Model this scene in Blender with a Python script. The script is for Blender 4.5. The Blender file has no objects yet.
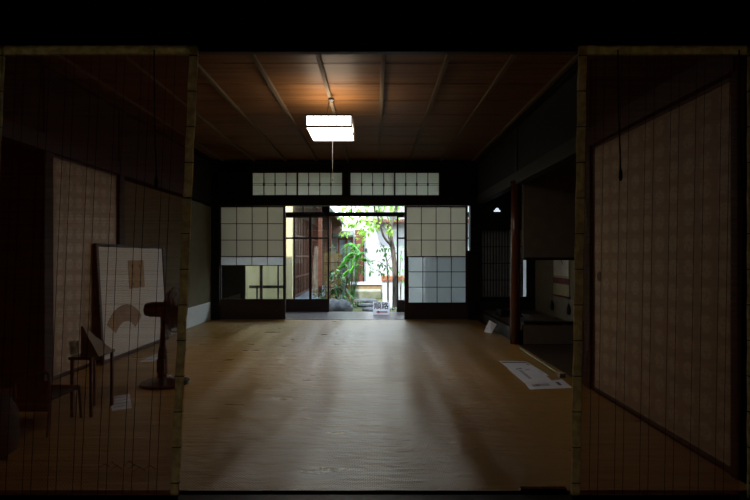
import bpy, math, random
from mathutils import Vector, Matrix
random.seed(7)
S = bpy.context.scene
COL = S.collection
F = 500.0; VX = 375.0; VY = 257.0; EYE = 0.98
def PX(px, d): return (px - VX) * d / F
def PZ(py, d): return EYE + (VY - py) * d / F
def FL(px, py, z=0.0):
    d = (EYE - z) * F / (py - VY)
    return Vector((PX(px, d), d, z))

# ------------------------------------------------------------------ materials
MATS = {}
def _base(name):
    m = bpy.data.materials.new(name); m.use_nodes = True
    nt = m.node_tree; nt.nodes.clear()
    out = nt.nodes.new('ShaderNodeOutputMaterial')
    return m, nt, out
def coords(nt, scale=(1, 1, 1), rot=(0, 0, 0)):
    tc = nt.nodes.new('ShaderNodeTexCoord'); mp = nt.nodes.new('ShaderNodeMapping')
    mp.inputs['Scale'].default_value = scale; mp.inputs['Rotation'].default_value = rot
    nt.links.new(tc.outputs['Object'], mp.inputs['Vector'])
    return mp.outputs['Vector']
def mat(name, c, rough=0.6, c2=None, scale=(8, 8, 8), nscale=1.0, detail=4, metal=0.0, bump=0.0,
        spec=0.5, transl=0.0, lo=0.35, hi=0.65, emis=None):
    if name in MATS: return MATS[name]
    m, nt, out = _base(name)
    p = nt.nodes.new('ShaderNodeBsdfPrincipled')
    p.inputs['Base Color'].default_value = (*c, 1); p.inputs['Roughness'].default_value = rough
    p.inputs['Metallic'].default_value = metal; p.inputs['Specular IOR Level'].default_value = spec
    if c2 is None: c2 = tuple(v * 0.8 for v in c)
    n = nt.nodes.new('ShaderNodeTexNoise'); n.inputs['Scale'].default_value = nscale; n.inputs['Detail'].default_value = detail
    nt.links.new(coords(nt, scale), n.inputs['Vector'])
    r = nt.nodes.new('ShaderNodeValToRGB')
    r.color_ramp.elements[0].position = lo; r.color_ramp.elements[1].position = hi
    r.color_ramp.elements[0].color = (*c, 1); r.color_ramp.elements[1].color = (*c2, 1)
    nt.links.new(n.outputs['Fac'], r.inputs['Fac'])
    nt.links.new(r.outputs['Color'], p.inputs['Base Color'])
    if bump:
        b = nt.nodes.new('ShaderNodeBump'); b.inputs['Strength'].default_value = bump; b.inputs['Distance'].default_value = 0.005
        nt.links.new(n.outputs['Fac'], b.inputs['Height']); nt.links.new(b.outputs['Normal'], p.inputs['Normal'])
    if emis:
        p.inputs['Emission Color'].default_value = (*emis[0], 1); p.inputs['Emission Strength'].default_value = emis[1]
    last = p.outputs['BSDF']
    if transl > 0:
        t = nt.nodes.new('ShaderNodeBsdfTranslucent'); mx = nt.nodes.new('ShaderNodeMixShader')
        nt.links.new(r.outputs['Color'], t.inputs['Color']); mx.inputs['Fac'].default_value = transl
        nt.links.new(p.outputs['BSDF'], mx.inputs[1]); nt.links.new(t.outputs['BSDF'], mx.inputs[2]); last = mx.outputs['Shader']
    nt.links.new(last, out.inputs['Surface'])
    MATS[name] = m
    return m
def glass_mat(name, tint=(0.95, 0.98, 0.97), refl=0.06):
    m, nt, out = _base(name)
    t = nt.nodes.new('ShaderNodeBsdfTransparent'); t.inputs['Color'].default_value = (*tint, 1)
    g = nt.nodes.new('ShaderNodeBsdfGlossy'); g.inputs['Roughness'].default_value = 0.02
    mx = nt.nodes.new('ShaderNodeMixShader'); mx.inputs['Fac'].default_value = refl
    nt.links.new(t.outputs[0], mx.inputs[1]); nt.links.new(g.outputs[0], mx.inputs[2]); nt.links.new(mx.outputs[0], out.inputs['Surface'])
    return m
M = {}
LAMP = 19.0
M['dark'] = mat('dark_timber', (0.010, 0.006, 0.005), 0.6, (0.007, 0.004, 0.003), (3, 3, 30), spec=.25)
M['dark_h'] = mat('dark_timber_beam', (0.011, 0.006, 0.005), 0.5, (0.007, 0.004, 0.003), (2, 30, 30), spec=.3)
M['frame'] = mat('lacquered_frame', (0.030, 0.013, 0.009), 0.6, (0.022, 0.010, 0.007), (4, 4, 30))
M['lattice'] = mat('shoji_lattice_timber', (0.055, 0.032, 0.022), 0.55)
M['redpost'] = mat('polished_red_post', (0.11, 0.035, 0.018), 0.25, (0.07, 0.022, 0.012), (20, 20, 2), bump=0.1)
M['ceil'] = mat('ceiling_cedar', (0.175, 0.080, 0.028), 0.5, (0.11, 0.048, 0.016), (1.2, 22, 1), spec=0.12, bump=0.05)
M['ceil'].node_tree.nodes['Principled BSDF'].inputs['Specular Tint'].default_value = (1.0, .62, .32, 1)
M['batten'] = mat('ceiling_batten', (0.16, 0.115, 0.075), 0.75, (0.11, 0.08, 0.05), (20, 1, 20), spec=.15)
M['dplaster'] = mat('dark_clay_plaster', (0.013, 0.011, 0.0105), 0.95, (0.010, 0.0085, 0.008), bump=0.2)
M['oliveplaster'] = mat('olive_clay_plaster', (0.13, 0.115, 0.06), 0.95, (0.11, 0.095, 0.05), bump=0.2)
M['whitepaper'] = mat('white_wall_paper', (0.66, 0.68, 0.68), 0.9, (0.6, 0.62, 0.62))
M['alcovewall'] = mat('alcove_plaster', (0.20, 0.175, 0.125), 0.95, (0.17, 0.15, 0.105))
M['oldpaper'] = mat('aged_shoji_paper', (0.78, 0.75, 0.66), 0.9, (0.75, 0.72, 0.63), (3, 3, 3), transl=0.50)
M['newpaper'] = mat('new_shoji_paper', (0.85, 0.87, 0.88), 0.9, (0.82, 0.84, 0.85), (3, 3, 3), transl=0.66)
M['ranma'] = mat('transom_paper', (0.86, 0.87, 0.81), 0.9, (0.82, 0.83, 0.77), (3, 3, 3), transl=0.60)
M['glass'] = glass_mat('window_glass')
M['engawa'] = mat('veranda_boards', (0.20, 0.18, 0.18), 0.28, (0.14, 0.12, 0.12), (25, 1.5, 1), spec=1.0)
M['blackmetal'] = mat('black_plastic', (0.02, 0.016, 0.015), 0.25)
M['paper'] = mat('printed_sheet', (0.72, 0.74, 0.84), 0.3, (0.68, 0.70, 0.80))
M['print'] = mat('grey_print', (0.12, 0.12, 0.14), 0.6)
M['printpale'] = mat('pale_grey_print', (0.42, 0.43, 0.48), 0.6)
M['reed'] = mat('blind_reeds', (0.52, 0.25, 0.14), 0.6, (0.38, 0.18, 0.10), (3, 3, 60), transl=0.65)
M['thread'] = mat('blind_thread', (0.03, 0.02, 0.015), 0.8)
M['brocade'] = mat('cream_brocade', (0.95, 0.90, 0.62), 0.7, (0.62, 0.56, 0.34), (28, 28, 28), transl=0.9, detail=2)
M['cream'] = mat('cream_render', (0.80, 0.68, 0.40), 0.9, (0.76, 0.64, 0.37), (2, 2, 2))
M['whitewall'] = mat('white_render', (0.45, 0.465, 0.48), 0.9, (0.41, 0.425, 0.44), (2, 2, 2))
M['redwood'] = mat('red_brown_joinery', (0.15, 0.050, 0.030), 0.5, (0.10, 0.034, 0.02), (4, 4, 30))
M['brownwood'] = mat('weathered_brown_wood', (0.19, 0.11, 0.07), 0.6, (0.12, 0.07, 0.045), (4, 4, 30))
M['bamboo'] = mat('bamboo_cane', (0.46, 0.29, 0.09), 0.5, (0.26, 0.15, 0.045), (8, 8, 20))
M['tile'] = mat('grey_roof_tile', (0.16, 0.17, 0.19), 0.5, (0.10, 0.11, 0.12))
M['stone'] = mat('garden_granite', (0.17, 0.18, 0.19), 0.85, (0.07, 0.075, 0.08), (9, 9, 9), bump=0.6)
M['step'] = mat('stone_step', (0.24, 0.25, 0.20), 0.85, (0.14, 0.16, 0.10), (6, 6, 6), bump=0.4)
M['steprise'] = mat('clay_step_edge', (0.30, 0.20, 0.10), 0.9, (0.22, 0.15, 0.08))
M['soil'] = mat('mossy_soil', (0.10, 0.14, 0.035), 0.95, (0.10, 0.08, 0.045), (5, 5, 5), bump=0.6)
M['bark'] = mat('grey_bark', (0.17, 0.14, 0.12), 0.9, (0.08, 0.065, 0.055), (20, 20, 5), bump=0.8)
M['lime'] = mat('lime_leaf', (0.38, 0.62, 0.08), 0.5, (0.25, 0.50, 0.06), transl=0.5)
M['palm'] = mat('bright_frond', (0.26, 0.68, 0.11), 0.4, (0.13, 0.48, 0.08), transl=0.45)
M['midleaf'] = mat('mid_green_leaf', (0.10, 0.26, 0.06), 0.35, (0.05, 0.17, 0.04), transl=0.3)
M['darkleaf'] = mat('dark_green_leaf', (0.09, 0.21, 0.085), 0.35, (0.05, 0.13, 0.055), transl=0.2)
M['scroll_silk'] = mat('tan_silk', (0.36, 0.34, 0.17), 0.7, (0.30, 0.28, 0.14))
M['scroll_paper'] = mat('scroll_picture_paper', (0.55, 0.55, 0.47), 0.8, (0.47, 0.46, 0.39))
M['maroon'] = mat('maroon_silk', (0.14, 0.025, 0.02), 0.6)
M['ink'] = mat('ink', (0.03, 0.03, 0.03), 0.8)
M['gold'] = mat('tan_label_paper', (0.46, 0.27, 0.10), 0.7, (0.38, 0.21, 0.08), (10, 10, 10))
M['fanpic'] = mat('orange_fan_paper', (0.48, 0.27, 0.12), 0.7, (0.28, 0.19, 0.13), (9, 9, 9), detail=5)
M['red'] = mat('red_arrow', (0.75, 0.05, 0.03), 0.5, (0.7, 0.04, 0.03))
M['signwhite'] = mat('white_sign_board', (0.90, 0.90, 0.95), 0.5, (0.87, 0.87, 0.92), transl=.85)
M['brick'] = mat('orange_brick', (0.36, 0.14, 0.07), 0.9, (0.27, 0.10, 0.055), (12, 12, 12))
M['teal'] = mat('dark_blue_grey_cloth', (0.035, 0.05, 0.05), 0.9)
M['greenrod'] = mat('green_bamboo', (0.30, 0.34, 0.16), 0.4, (0.22, 0.26, 0.12), (8, 2, 8))
M['railgreen'] = mat('dark_green_paint', (0.05, 0.08, 0.06), 0.5)
M['awning'] = mat('grey_green_metal', (0.05, 0.075, 0.06), 0.6)

# fusuma paper with a repeat of pale round motifs
def fusuma_paper(name, c, c2):
    m, nt, out = _base(name)
    p = nt.nodes.new('ShaderNodeBsdfPrincipled'); p.inputs['Roughness'].default_value = 0.55
    v = coords(nt, (1, 7.6, 7.6))
    vo = nt.nodes.new('ShaderNodeTexVoronoi'); vo.inputs['Scale'].default_value = 1.0; vo.inputs['Randomness'].default_value = 0.0
    vo.voronoi_dimensions = '3D'
    nt.links.new(v, vo.inputs['Vector'])
    w = nt.nodes.new('ShaderNodeTexVoronoi'); w.inputs['Scale'].default_value = 7.0
    nt.links.new(v, w.inputs['Vector'])
    r = nt.nodes.new('ShaderNodeValToRGB'); r.color_ramp.elements[0].position = 0.30; r.color_ramp.elements[1].position = 0.40
    r.color_ramp.elements[0].color = (1, 1, 1, 1); r.color_ramp.elements[1].color = (0, 0, 0, 1)
    nt.links.new(vo.outputs['Distance'], r.inputs['Fac'])
    r2 = nt.nodes.new('ShaderNodeValToRGB'); r2.color_ramp.elements[0].position = 0.2; r2.color_ramp.elements[1].position = 0.5
    nt.links.new(w.outputs['Distance'], r2.inputs['Fac'])
    mu = nt.nodes.new('ShaderNodeMath'); mu.operation = 'MULTIPLY'
    nt.links.new(r.outputs['Color'], mu.inputs[0]); nt.links.new(r2.outputs['Color'], mu.inputs[1])
    mx = nt.nodes.new('ShaderNodeMixRGB'); mx.inputs[1].default_value = (*c, 1); mx.inputs[2].default_value = (*c2, 1)
    nt.links.new(mu.outputs[0], mx.inputs[0]); nt.links.new(mx.outputs[0], p.inputs['Base Color'])
    nt.links.new(p.outputs[0], out.inputs['Surface'])
    return m
M['fusuma'] = fusuma_paper('patterned_door_paper', (0.46, 0.33, 0.215), (0.68, 0.52, 0.36))

# rattan mat floor: fine weave, long soft wrinkles, low sheen
def mat_floor():
    m, nt, out = _base('woven_rattan_mat')
    p = nt.nodes.new('ShaderNodeBsdfPrincipled')
    L = nt.links.new
    tc = nt.nodes.new('ShaderNodeTexCoord')
    def noise(scale, sc, det=3):
        mp = nt.nodes.new('ShaderNodeMapping'); mp.inputs['Scale'].default_value = scale
        L(tc.outputs['Object'], mp.inputs['Vector'])
        n = nt.nodes.new('ShaderNodeTexNoise'); n.inputs['Scale'].default_value = sc; n.inputs['Detail'].default_value = det
        L(mp.outputs['Vector'], n.inputs['Vector']); return n.outputs['Fac']
    n1 = noise((1, 1, 1), 1.3, 5); n2 = noise((1.6, 5, 1), 1.7, 4); n3 = noise((10, 30, 1), 1.0, 2); n4 = noise((2.4, .32, 1), 1.0, 1.2)
    r = nt.nodes.new('ShaderNodeValToRGB')
    r.color_ramp.elements[0].position = 0.3; r.color_ramp.elements[1].position = 0.7
    r.color_ramp.elements[0].color = (0.29, 0.155, 0.03, 1); r.color_ramp.elements[1].color = (0.37, 0.205, 0.05, 1)
    L(n1, r.inputs['Fac']); L(r.outputs['Color'], p.inputs['Base Color'])
    def wave(rot, sc):
        mp = nt.nodes.new('ShaderNodeMapping'); mp.inputs['Rotation'].default_value = (0, 0, rot)
        L(tc.outputs['Object'], mp.inputs['Vector'])
        w = nt.nodes.new('ShaderNodeTexWave'); w.inputs['Scale'].default_value = sc; w.inputs['Distortion'].default_value = 0.6
        L(mp.outputs['Vector'], w.inputs['Vector']); return w.outputs['Fac']
    w1 = wave(0.785, 28); w2 = wave(-0.785, 28)
    mu = nt.nodes.new('ShaderNodeMath'); mu.operation = 'MULTIPLY'; L(w1, mu.inputs[0]); L(w2, mu.inputs[1])
    b1 = nt.nodes.new('ShaderNodeBump'); b1.inputs['Strength'].default_value = 0.5; b1.inputs['Distance'].default_value = 0.003
    L(mu.outputs[0], b1.inputs['Height'])
    b2 = nt.nodes.new('ShaderNodeBump'); b2.inputs['Strength'].default_value = 0.8; b2.inputs['Distance'].default_value = 0.013
    L(n2, b2.inputs['Height']); L(b1.outputs['Normal'], b2.inputs['Normal'])
    b3 = nt.nodes.new('ShaderNodeBump'); b3.inputs['Strength'].default_value = 1.0; b3.inputs['Distance'].default_value = 0.0065
    b4 = nt.nodes.new('ShaderNodeBump'); b4.inputs['Strength'].default_value = 1.0; b4.inputs['Distance'].default_value = 0.07
    L(n4, b4.inputs['Height']); L(b3.outputs['Normal'], b4.inputs['Normal'])
    L(n3, b3.inputs['Height']); L(b2.outputs['Normal'], b3.inputs['Normal'])
    L(b4.outputs['Normal'], p.inputs['Normal'])
    rr = nt.nodes.new('ShaderNodeMapRange'); rr.inputs['From Min'].default_value = 0.3; rr.inputs['From Max'].default_value = 0.7
    rr.inputs['To Min'].default_value = 0.27; rr.inputs['To Max'].default_value = 0.38
    L(n2, rr.inputs['Value']); L(rr.outputs[0], p.inputs['Roughness'])
    p.inputs['Specular IOR Level'].default_value = 1.0; p.inputs['IOR'].default_value = 1.6
    L(p.outputs[0], out.inputs['Surface'])
    return m
M['mat'] = mat_floor()

def screen_paper():
    m, nt, out = _base('ribbed_screen_paper')
    p = nt.nodes.new('ShaderNodeBsdfPrincipled'); p.inputs['Roughness'].default_value = 0.75
    w = nt.nodes.new('ShaderNodeTexWave'); w.bands_direction = 'Z'; w.inputs['Scale'].default_value = 14; w.inputs['Distortion'].default_value = 1.5
    nt.links.new(coords(nt, (1, 1, 1)), w.inputs['Vector'])
    r = nt.nodes.new('ShaderNodeValToRGB'); r.color_ramp.elements[0].color = (0.74, 0.68, 0.58, 1); r.color_ramp.elements[1].color = (0.90, 0.86, 0.77, 1)
    nt.links.new(w.outputs['Fac'], r.inputs['Fac']); nt.links.new(r.outputs['Color'], p.inputs['Base Color'])
    nt.links.new(p.outputs[0], out.inputs['Surface']); return m
M['screen'] = screen_paper()

# ------------------------------------------------------------------ mesh helper
class MB:
    def __init__(s): s.v = []; s.f = []; s.mi = []
    def add(s, vs, fs, mi=0):
        o = len(s.v); s.v += [tuple(v) for v in vs]; s.f += [tuple(i + o for i in f) for f in fs]; s.mi += [mi] * len(fs); return s
    def box(s, x0, x1, y0, y1, z0, z1, mi=0):
        vs = [(x0, y0, z0), (x1, y0, z0), (x1, y1, z0), (x0, y1, z0), (x0, y0, z1), (x1, y0, z1), (x1, y1, z1), (x0, y1, z1)]
        return s.add(vs, [(3, 2, 1, 0), (4, 5, 6, 7), (0, 1, 5, 4), (1, 2, 6, 5), (2, 3, 7, 6), (3, 0, 4, 7)], mi)
    def prism(s, bot, top, mi=0):
        n = len(bot)
        fs = [tuple(range(n - 1, -1, -1)), tuple(range(n, 2 * n))] + [(i, (i + 1) % n, n + (i + 1) % n, n + i) for i in range(n)]
        return s.add(list(bot) + list(top), fs, mi)
    def slab(s, quad, t, mi=0):      # flat polygon + thickness along its normal
        q = [Vector(p) for p in quad]; n = (q[1] - q[0]).cross(q[2] - q[0]).normalized() * t
        return s.prism(q, [p + n for p in q], mi)
    def tube(s, pts, rad, n=10, mi=0):
        pts = [Vector(p) for p in pts]; rings = []
        if not isinstance(rad, (list, tuple)): rad = [rad] * len(pts)
        for i, p in enumerate(pts):
            d = (pts[min(i + 1, len(pts) - 1)] - pts[max(i - 1, 0)]).normalized()
            a = d.orthogonal().normalized() if i == 0 else (rings_a - d * rings_a.dot(d)).normalized()
            rings_a = a; b = d.cross(a)
            rings.append([p + (a * math.cos(2 * math.pi * k / n) + b * math.sin(2 * math.pi * k / n)) * rad[i] for k in range(n)])
        vs = [v for r in rings for v in r]; fs = []
        for i in range(len(rings) - 1):
            for k in range(n):
                fs.append((i * n + k, i * n + (k + 1) % n, (i + 1) * n + (k + 1) % n, (i + 1) * n + k))
        fs.append(tuple(range(n - 1, -1, -1))); m0 = (len(rings) - 1) * n; fs.append(tuple(m0 + k for k in range(n)))
        return s.add(vs, fs, mi)
    def lathe(s, prof, c, axis='z', n=28, mi=0):
        vs = []; fs = []
        for r, h in prof:
            for k in range(n):
                a = 2 * math.pi * k / n; u = r * math.cos(a); w = r * math.sin(a)
                if axis == 'z': vs.append((c[0] + u, c[1] + w, c[2] + h))
                elif axis == 'x': vs.append((c[0] + h, c[1] + u, c[2] + w))
                else: vs.append((c[0] + u, c[1] + h, c[2] + w))
        for i in range(len(prof) - 1):
            for k in range(n):
                fs.append((i * n + k, i * n + (k + 1) % n, (i + 1) * n + (k + 1) % n, (i + 1) * n + k))
        fs.append(tuple(range(n - 1, -1, -1))); m0 = (len(prof) - 1) * n; fs.append(tuple(m0 + k for k in range(n)))
        return s.add(vs, fs, mi)
    def build(s, name, m, parent=None, smooth=False, bevel=0.0, origin=None):
        me = bpy.data.meshes.new(name)
        o = bpy.data.objects.new(name, me)
        org = Vector(origin) if origin is not None else Vector((0, 0, 0))
        if parent is not None:
            org = Vector(parent['_o']) if '_o' in parent else org
        me.from_pydata([tuple(Vector(v) - org) for v in s.v], [], s.f)
        ms = m if isinstance(m, (list, tuple)) else [m]
        for q in ms: me.materials.append(q)
        for i, p in enumerate(me.polygons):
            p.material_index = s.mi[i]; p.use_smooth = smooth
        me.update()
        COL.objects.link(o)
        if parent is not None: o.parent = parent
        if parent is None: o.location = org
        o['_o'] = tuple(org)
        if bevel:
            b = o.modifiers.new('Bevel', 'BEVEL'); b.width = bevel; b.segments = 2; b.limit_method = 'ANGLE'
        if smooth:
            import bmesh
            bm = bmesh.new(); bm.from_mesh(me); bmesh.ops.recalc_face_normals(bm, faces=bm.faces)
            for e in bm.edges:
                if len(e.link_faces) == 2 and e.calc_face_angle(0) > 0.7: e.smooth = False
            bm.to_mesh(me); bm.free()
        return o
def thing(name, loc, label=None, cat=None, group=None, kind=None):
    o = bpy.data.objects.new(name, None); COL.objects.link(o); o.location = loc; o['_o'] = tuple(loc); o.empty_display_size = 0.1
    tag(o, label, cat, group, kind); return o
def tag(o, label=None, cat=None, group=None, kind=None):
    if label: o['label'] = label
    if cat: o['category'] = cat
    if group: o['group'] = group
    if kind: o['kind'] = kind
    return o
def struct(name, mb, m, bevel=0.0, label=None):
    o = mb.build(name, m, bevel=bevel); o['kind'] = 'structure'
    if label: o['label'] = label
    return o

XL, XR = -2.55, 1.60      # side wall planes
YF, YB = 2.10, 7.80       # near opening, garden-side opening
ZK, ZC = 1.83, 2.49       # door head, ceiling

# ------------------------------------------------------------------ shell
struct('floor', MB().box(XL, XR, YF, YB, -.06, 0), M['mat'], label='golden brown woven rattan mat covering the room floor')
struct('floor_near', MB().box(-3.2, 3.2, -2, YF - .12, -.09, -.03), mat('near_floor_boards', (.07, .04, .025), .35, (.045, .025, .016), (25, 2, 1)))
struct('floor_alcove', MB().box(XR + .02, 2.5, 5.66, YB, 0, .15), mat('alcove_board', (.11, .065, .035), .4, (.08, .045, .025), (2, 20, 1)), label='raised brown alcove floor')
struct('floor_side_alcove', MB().box(XR + .005, 2.5, 3.80, 5.62, -.06, -.004), mat('side_board', (.045, .028, .02), .4, (.03, .02, .014), (2, 20, 1)))
struct('floor_left_room', MB().box(-4.6, XL, 0.0, 4.0, -.06, -.004), mat('left_room_floor', (.10, .065, .03), .6))
# sill of the near opening
struct('trim_1', MB().box(-2.7, 1.75, YF - .12, YF - .025, -.06, -.005).box(-2.7, 1.75, YF - .025, YF - .001, -.06, -.03), M['dark_h'], bevel=.003, label='grooved dark wooden threshold of the near opening')
struct('trim_19', MB().box(PX(188, 2.1), PX(262, 2.1), YF - .006, YF - .001, -.03, .002).box(PX(273, 2.1), PX(519, 2.1), YF - .006, YF - .001, -.03, .002), mat('pale_edge_light', (.42, .34, .22), .6), label='pale edging strips along the near edge of the mat, coloured as light caught there')  # pale colour stands in for light caught by the mat's near edge
struct('trim_20', MB().box(PX(520, 2.1), PX(566, 2.1), YF - .012, YF + .012, -.03, .012), M['redpost'], bevel=.002, label='short brown wooden block at the right end of the mat edge')
# lintel of near opening
struct('trim_2', MB().box(-2.7, 1.75, YF - .02, YF + .015, 1.835, 1.90).box(-2.7, 1.75, YF - .05, YF + .08, 1.90, 2.02), M['dark_h'], bevel=.004, label='dark lintel over the near opening')
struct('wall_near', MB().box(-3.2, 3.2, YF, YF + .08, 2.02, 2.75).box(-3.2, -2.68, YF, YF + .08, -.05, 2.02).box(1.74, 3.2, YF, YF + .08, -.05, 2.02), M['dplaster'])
struct('trim_3', MB().box(1.62, 1.74, YF - .02, YF + .10, -.05, 1.9).box(-2.68, -2.56, YF - .02, YF + .10, -.05, 1.9), M['dark'], bevel=.004)
# near room (camera stands here)
struct('wall_back', MB().box(-3.2, 3.2, -2.08, -2, -.05, 2.75), M['dplaster'])
struct('wall_near_left', MB().box(-3.28, -3.2, -2, YF + .08, -.05, 2.75), M['dplaster'])
struct('wall_near_right', MB().box(3.2, 3.28, -2, YF + .08, -.05, 2.75), M['dplaster'])
struct('ceiling_near', MB().box(-3.2, 3.2, -2, YF, 2.60, 2.70), M['dark_h'])
# ceiling of the room: boards + battens
mb = MB()
y = 2.02
ys = []
while y < YB:
    y1 = min(y + .47, YB); mb.box(XL, XR, max(y, YF + .08), y1 - .013, ZC, ZC + .02); y += .47
mb.box(XL - .1, XR + .1, YF + .08, YB + .1, ZC + .055, ZC + .08)
struct('ceiling', mb, M['ceil'], label='orange brown cedar board ceiling')
mb = MB()
for i in range(-4, 5):
    xb = -.422 + .483 * i
    if XL + .05 < xb < XR - .05: mb.box(xb - .017, xb + .017, YF + .08, YB, ZC - .03, ZC - .001)
struct('trim_4', mb, M['batten'], bevel=.004, label='slim battens crossing the ceiling')
struct('ceiling_edge', MB().box(XL, XL + .05, YF + .08, YB, ZC - .05, ZC - .001).box(XR - .05, XR, YF + .08, YB, ZC - .05, ZC - .001)
       .box(XL, XR, YB - .05, YB, ZC - .05, ZC - .001), M['dark'])

# left wall
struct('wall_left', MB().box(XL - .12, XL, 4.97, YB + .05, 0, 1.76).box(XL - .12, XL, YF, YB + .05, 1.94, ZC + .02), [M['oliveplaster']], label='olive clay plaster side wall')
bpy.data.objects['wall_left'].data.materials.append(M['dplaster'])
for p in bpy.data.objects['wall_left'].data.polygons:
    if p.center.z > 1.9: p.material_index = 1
struct('trim_5', MB().box(XL - .10, XL + .025, YF + .1, YB - .05, ZK - .03, ZK + .10), M['dark_h'], bevel=.003, label='dark rail along the left wall')
struct('trim_6', MB().box(XL - .11, XL + .012, 4.97, 5.08, 0, ZC).box(XL - .11, XL + .012, 3.84, 3.95, 0, ZC), M['dark'], bevel=.004, label='dark posts of the left wall')
struct('trim_7', MB().box(XL - .0, XL + .006, 6.25, YB - .07, .012, .285), M['whitepaper'], label='white paper band at the foot of the olive wall')
struct('baseboard_left', MB().box(XL, XL + .02, 5.08, YB - .07, 0, .012), M['greenrod'])
# left patterned door (fusuma)
def fusuma(name, x, y0, y1, face, pull_y, label):
    t = thing(name, (x, (y0 + y1) / 2, 0), label, kind='structure')
    xa, xb = sorted((x, x + face * -.022))
    MB().box(xa + .002, xb - .002, y0 + .02, y1 - .02, .03, ZK - .05).build('paper_panel', M['fusuma'], t)
    MB().box(xa - .003, xb + .003, y0, y0 + .022, .004, ZK - .035).box(xa - .003, xb + .003, y1 - .022, y1, .004, ZK - .035)\
        .box(xa - .003, xb + .003, y0 + .022, y1 - .022, .004, .028).box(xa - .003, xb + .003, y0 + .022, y1 - .022, ZK - .055, ZK - .035).build('door_frame', M['frame'], t, bevel=.002)
    MB().lathe([(.030, -.002), (.036, .004), (.030, .006), (.020, .002)], (x + face * .001, pull_y, .84), axis='x', n=20).build('door_pull', M['blackmetal'], t, smooth=True)
    return t
fusuma('door_1', XL - .01, 3.955, 4.965, 1, 4.85, 'patterned paper sliding door on the left wall')
# dark neighbouring room on the left
struct('wall_left_room', MB().box(-4.7, -4.6, -.1, 4.1, 0, 2.5).box(-4.6, XL - .11, 3.97, 4.07, 0, 2.5).box(-4.6, -3.2, -.1, 0, 0, 2.5), M['dplaster'])
struct('ceiling_left_room', MB().box(-4.7, XL - .12, -.1, 4.1, 2.5, 2.56), M['dark_h'])

# right wall
fusuma('door_2', XR + .01, 2.24, 3.69, -1, 3.59, 'wide patterned paper sliding door on the right wall')
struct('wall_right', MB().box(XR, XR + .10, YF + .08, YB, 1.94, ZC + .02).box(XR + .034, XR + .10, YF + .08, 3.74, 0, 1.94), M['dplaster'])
struct('trim_8', MB().box(XR - .025, XR + .08, YF + .1, YB - .05, ZK - .03, ZK + .10), M['dark_h'], bevel=.003, label='dark rail along the right wall')
struct('trim_9', MB().box(XR - .012, XR + .11, 3.70, 3.80, 0, ZC).box(XR - .012, XR + .11, 2.19, 2.235, 0, ZC), M['dark'], bevel=.004)
struct('trim_10', MB().box(XR - .01, XR + .09, 5.60, 5.70, ZK + .1, ZC).box(1.455, 1.50, YB, YB + .1, 0, 1.08), M['dark'], bevel=.003)
# alcove post: polished, slightly tapering log
struct('trim_11', MB().tube([(XR - .015, 5.65, 0), (XR - .02, 5.65, .6), (XR - .012, 5.65, 1.2), (XR - .015, 5.65, 1.84)], [.058, .055, .052, .048], 20), M['redpost'], label='polished red brown log post of the alcove')
for p in bpy.data.objects['trim_11'].data.polygons: p.use_smooth = len(p.vertices) == 4
struct('trim_12', MB().box(XR - .01, XR + .06, 5.70, YB - .06, 0, .155), M['dark_h'], bevel=.004, label='black front beam of the raised alcove')
# partition wall with low opening beside the log post
struct('wall_alcove', MB().box(XR + .07, 2.5, 5.62, 5.69, .97, 2.52).box(XR + .07, 2.5, 5.62, 5.69, 0, .235), mat('brown_clay', (.17, .13, .10), .95, (.14, .11, .085)), label='clay partition with a low opening between the alcoves')
struct('trim_13', MB().box(XR + .075, 2.5, 5.61, 5.70, .945, .975).box(XR + .075, 2.5, 5.61, 5.70, .232, .255), M['dark_h'], bevel=.002)
struct('wall_alcove_right', MB().box(2.5, 2.6, 3.7, YB + .1, 0, 2.6), M['alcovewall'], label='pale plaster wall behind the hanging scroll')
struct('ceiling_alcove', MB().box(XR + .1, 2.6, 3.7, YB + .1, 2.52, 2.6), M['dark_h'])
struct('wall_side_alcove', MB().box(XR + .1, 2.5, 3.70, 3.79, 0, 2.55), M['dplaster'])

# garden-side wall (with alcove window hole)
wx0, wx1, wz0, wz1 = 1.66, 2.37, .36, 1.40
struct('wall_garden_side', MB().box(XL - .12, -1.98, YB, YB + .10, 1.92, 2.62).box(XL - .12, 1.05, YB, YB + .10, 2.31, 2.62)
       .box(1.02, 2.6, YB, YB + .10, 1.92, 2.62).box(XL - .12, -2.57, YB, YB + .1, 0, 1.92)
       .box(1.54, wx0, YB, YB + .10, 0, 1.92).box(wx1, 2.6, YB, YB + .10, 0, 1.92).box(wx0, wx1, YB, YB + .10, 0, wz0).box(wx0, wx1, YB, YB + .10, wz1, 1.92), M['dplaster'])
struct('trim_14', MB().box(XL, XR, YB - .03, YB + .13, 1.783, 1.93), M['dark_h'], bevel=.003, label='dark lintel beam above the paper doors')
struct('trim_15', MB().box(-2.57, -2.425, YB - .02, YB + .13, 0, ZC).box(1.485, XR + .02, YB - .02, YB + .13, 0, ZC), M['dark'], bevel=.004, label='dark corner posts of the garden side wall')
struct('trim_16', MB().box(-2.46, 1.49, YB, YB + .12, -.06, .004), M['engawa'], label='threshold under the paper doors')
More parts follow.
